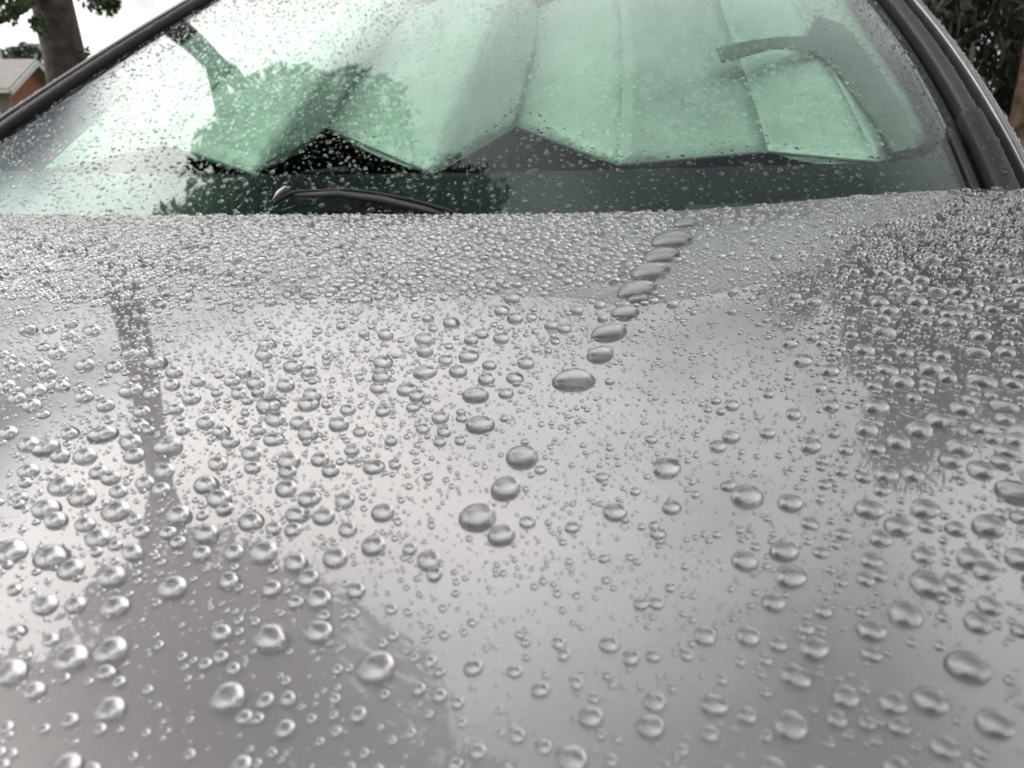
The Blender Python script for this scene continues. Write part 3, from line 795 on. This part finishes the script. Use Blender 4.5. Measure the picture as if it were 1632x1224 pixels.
for s, (V, tri, q) in enumerate(TM):
    o = np_mesh('water_drop', V, [tri, q], WATER); TMESH.append(o.data); bpy.data.objects.remove(o)
# words that single out each of the other drops: its patch of the hood, then its order in that patch
ORD = ['leftmost', 'second', 'third', 'fourth', 'fifth', 'sixth', 'seventh', 'eighth', 'ninth', 'tenth', 'eleventh', 'twelfth', 'thirteenth', 'fourteenth', 'fifteenth', 'sixteenth', 'seventeenth', 'eighteenth']
COLW = ['far left', 'left', 'inner left', 'centre', 'inner right', 'right', 'far right']
ROWW = ['rear', 'upper', 'high middle', 'middle', 'low middle', 'lower', 'bottom']
patch = {}
for i, (px, py, wd) in enumerate(DROPS):
    sz = 'large oval' if wd >= 42 else 'round' if wd >= 27 else 'small round'
    patch.setdefault((max(0, min(6, int(py - 400) // 118)), min(6, int(px / 233.2)), sz), []).append(i)
DLAB = [''] * len(DROPS)
for (rw, cw_, sz), ids in patch.items():
    ids.sort(key=lambda i: DROPS[i][0])
    for k, i in enumerate(ids):
        o_ = 'leftmost' if k == 0 else ORD[k] + ' from left'
        DLAB[i] = '%s water drop, %s of its size, %s %s hood' % (sz, o_, ROWW[rw], COLW[cw_])
cell = .012; hashg = {}
def put(x, y, r):
    hashg.setdefault((int(math.floor(x / cell)), int(math.floor(y / cell))), []).append((x, y, r))
def free(x, y, r, k=.92):
    i, j = int(math.floor(x / cell)), int(math.floor(y / cell))
    for a in range(i - 2, i + 3):
        for b in range(j - 2, j + 3):
            for (X, Y, Rr) in hashg.get((a, b), ()):
                if (X - x) ** 2 + (Y - y) ** 2 < (k * (r + Rr)) ** 2: return False
    return True
M3 = Matrix(((AX[0], AY[0], 0), (AX[1], AY[1], 0), (0, 0, 1)))
for idx, (px, py, wd) in enumerate(CHAIN + DROPS):
    h = hit(zhood, px, py + .13 * wd)
    if h is None: continue
    x, y, z, dep = h
    r = wd * dep / (2 * F) * (1.14 if wd < 40 else 1.05)
    chain = idx < len(CHAIN)
    hr = (.44 if r > .0085 else .60 if r > .0065 else .74) * random.uniform(.93, 1.07)
    if chain and py < 530: hr = .36
    st = random.uniform(1.0, 1.12) if not chain else 1.10
    big = wd > 42
    o = bpy.data.objects.new('water_drop', TMESH[random.randrange(10)])
    n_x, n_y = np.array([x]), np.array([y])
    a, b, nr = frames(zhood, n_x, n_y)
    Mx = Matrix((Vector(a[0]), Vector(b[0]), Vector(nr[0]))).transposed()
    yaw = random.uniform(-.25, .45) if px < 900 else random.uniform(-.5, .2)
    Mx = Mx @ Matrix.Rotation(yaw, 3, 'Z')
    sx, sy = r * st / 1.05, r * random.uniform(.84, .98)
    if chain: sy = r * np.interp(py, [350, 450, 530, 620, 850], [2.0, 1.8, 1.4, 1.25, 1.05])
    o.matrix_world = Matrix.Translation(Vector(to_world(x, y, z))) @ Mx.to_4x4() @ Matrix.Diagonal((sx, sy, r * hr, 1))
    link(o)
    if chain: lab = 'clear water drop, ' + CHAIN_L[idx]
    else:
        lab = DLAB[idx - len(CHAIN)]
    tag(o, lab, 'water drop', 'water drops beaded on the hood')
    put(x, y, r * 1.02)

# the many smaller beads on the hood
def region(px, py, x, y):
    xk = .366 + .13 * y; xc = .55 + .19 * y
    if x > xc - .015: 
        return 'D' if py < 660 else ('G' if py < 1000 else 'F')
    if x > xk + .004: return 'E' if py < 500 else ('C' if py < 1010 else 'F')
    lim = np.interp(px, [0, 300, 600, 900, 1050], [475, 490, 478, 470, 440])
    if py < lim: return 'A'
    if px < 700 and py < 920 or py < 560: return 'B'
    if py < 1010 and px < 560: return 'B2'
    return 'C' if py < 1010 else 'F'
PASS = [ # (radius range mm, candidates, acceptance by region)
 ((3.0, 4.6), 15000, dict(A=1, D=.28, B=.07, B2=.04, C=0.0, E=.10, G=.10, F=0, X=.12)),
 ((1.7, 3.0), 26000, dict(A=1, D=.5, B=.17, B2=.10, C=.07, E=.35, G=.24, F=.20, X=.20)),
 ((0.8, 1.7), 44000, dict(A=.8, D=1, B=.85, B2=.5, C=.75, E=1, G=1, F=.65, X=.3)),
 ((0.35, .8), 75000, dict(A=.1, D=.55, B=.8, B2=.7, C=.95, E=.8, G=.9, F=.35, X=.03)),
]
groups = {0: [], 1: [], 2: []}
for pi_, ((ra, rb), ncand, acc) in enumerate(PASS):
    xs = rng.uniform(-.80, .80, ncand); dd = rng.uniform(.002, 1.03, ncand); ys = yrear(xs) - dd
    if pi_ >= 2:                                # fine droplets gather nearer the camera, where they show
        dd = rng.beta(1.6, 1.1, ncand) * .93; ys = yrear(xs) - dd
    zsv = zhood(xs, ys); W = to_world(xs, ys, zsv); px, py, dep = project(W)
    rr = rng.uniform(0, 1, ncand) ** 1.5 * (rb - ra) + ra; pick = rng.random(ncand)
    cl = np.sin(xs * 130 + 3 * np.sin(ys * 61)) * np.sin(ys * 150 + 2 * np.sin(xs * 73))
    for i in range(ncand):
        if dep[i] < .06 or px[i] < -160 or px[i] > PW + 160 or py[i] > PH + 160: rg = 'A' if dd[i] < .3 else 'X'   # the rest of the panel
        else: rg = region(px[i], py[i], xs[i], ys[i])
        a_ = acc[rg]
        if pi_ >= 2 and rg in 'CFG': a_ *= .55 + .75 * max(0, cl[i])
        if pick[i] > a_: continue
        r = rr[i] * .001
        if not free(xs[i], ys[i], r, .93 if rg == 'A' else (.78 if pick[i] < .04 * a_ else 1.0)): continue
        put(xs[i], ys[i], r)
        groups[0 if r > .0022 else 1 if r > .0008 else 2].append((xs[i], ys[i], r))
parts = []
for gi, (sg, rg_, hr) in enumerate(((14, 5, .80), (10, 4, .82), (7, 2, .8))):
    arr = np.array(groups[gi])
    nvar = 5
    for vi in range(nvar):
        sub = arr[vi::nvar]
        if len(sub) == 0: continue
        tm = dome(sg, rg_, (.05, .08, .10, .12, .06)[vi] if gi < 2 else 0, 40 + vi + 10 * gi, over=((.36, .28, .2, .1, .3)[vi] if gi == 0 else .14))
        n = len(sub)
        parts.append(drop_mesh('d', zhood, sub[:, 0], sub[:, 1], sub[:, 2], hr * rng.uniform(.85, 1.1, n), tm, rng.uniform(0, 6.28, n), rng.uniform(.95, 1.12, n), WATER))
print('small drops', {k: len(v) for k, v in groups.items()})
V, Q = join(parts)
bd = np_mesh('rain_beads', V, Q, WATER)
tag(bd, 'countless small rain beads covering the grey hood', 'rain beads', kind='stuff')

# drops on the windshield and on the pillar strips
hashg = {}
xs = rng.uniform(-.9, .85, 30000); s_ = rng.uniform(0, 1, 30000); ys = BOW * (xs / .7) ** 2 - .03 + s_ * (YT + .03)
r = (.0011 + .0029 * rng.random(30000) ** 3)
W = to_world(xs, ys, zwind(xs, ys)); px, py, dep = project(W)
keep = []
for i in range(30000):
    if xs[i] < xl_(ys[i]) + .004 or xs[i] > xr_(ys[i]) - .004: continue
    dens = np.interp(px[i], [0, 500, 900, 1632], [.85, .8, .8, .8]) * np.interp(py[i], [0, 160, 260, 330], [1, .8, .6, .5])
    if rng.random() > dens: continue
    if not free(xs[i], ys[i], r[i], 1.1): continue
    put(xs[i], ys[i], r[i]); keep.append(i)
keep = np.array(keep); print('glass drops', len(keep))
parts = []
for vi in range(4):
    k = keep[vi::4]; n = len(k)
    parts.append(drop_mesh('d', zwind, xs[k], ys[k], r[k], rng.uniform(.5, .72, n), dome(10, 4, .12, 70 + vi, over=-.12), rng.uniform(0, 6.28, n), rng.uniform(1, 1.25, n), WATER))
V, Q = join(parts)
gd_ = np_mesh('windshield_droplets', V, Q, WATER)
tag(gd_, 'fine rain droplets speckling the green windshield', 'droplets', kind='stuff')

# beads on the pillar strips, the cowl ends and the wiper
bpy.context.view_layer.update()
PO, PN = [], []
for o in list(car.children) + [c for ch in car.children for c in ch.children]:
    nm = o.name.split('.')[0]
    if nm not in ('pillar', 'pillar_trim', 'cowl_end_cap', 'wiper'): continue
    me = o.data; mw = o.matrix_world; n3 = mw.to_3x3()
    ar = np.array([p.area for p in me.polygons]); nn_ = np.array([p.normal for p in me.polygons])
    wt = ar * np.clip(np.abs(nn_[:, 2]), 0, 1) * (len(me.polygons) > 0); wt[-2:] = 0; wt /= wt.sum()
    for fi in rng.choice(len(ar), {'pillar': 1100, 'pillar_trim': 420, 'cowl_end_cap': 260, 'wiper': 26}[nm], p=wt):
        vv = [Vector(me.vertices[k].co) for k in me.polygons[fi].vertices]
        a, b = rng.random(), rng.random()
        q = vv[0].lerp(vv[1], a).lerp(vv[3 if len(vv) > 3 else 2].lerp(vv[2], a), b)
        n = Vector(me.polygons[fi].normal)
        if n.z < 0: n = -n
        PO.append(mw @ q); PN.append((n3 @ n).normalized())
V0, T0, Q0 = dome(9, 3, .08, 91)
Vs = []
for q, n in zip(PO, PN):
    r_ = .0010 + .0020 * rng.random() ** 2
    a = n.orthogonal().normalized(); b = n.cross(a)
    Mx = np.array([a * r_, b * r_, n * r_ * .7])
    Vs.append(V0 @ Mx + np.array(q))
k = len(V0); off = (np.arange(len(Vs)) * k)[:, None, None]
pdm = np_mesh('pillar_droplets', np.concatenate(Vs), [(T0[None] + off).reshape(-1, 3), (Q0[None] + off).reshape(-1, 4)], WATER)
tag(pdm, 'tiny rain droplets on the dark windshield pillars', 'droplets', kind='stuff')
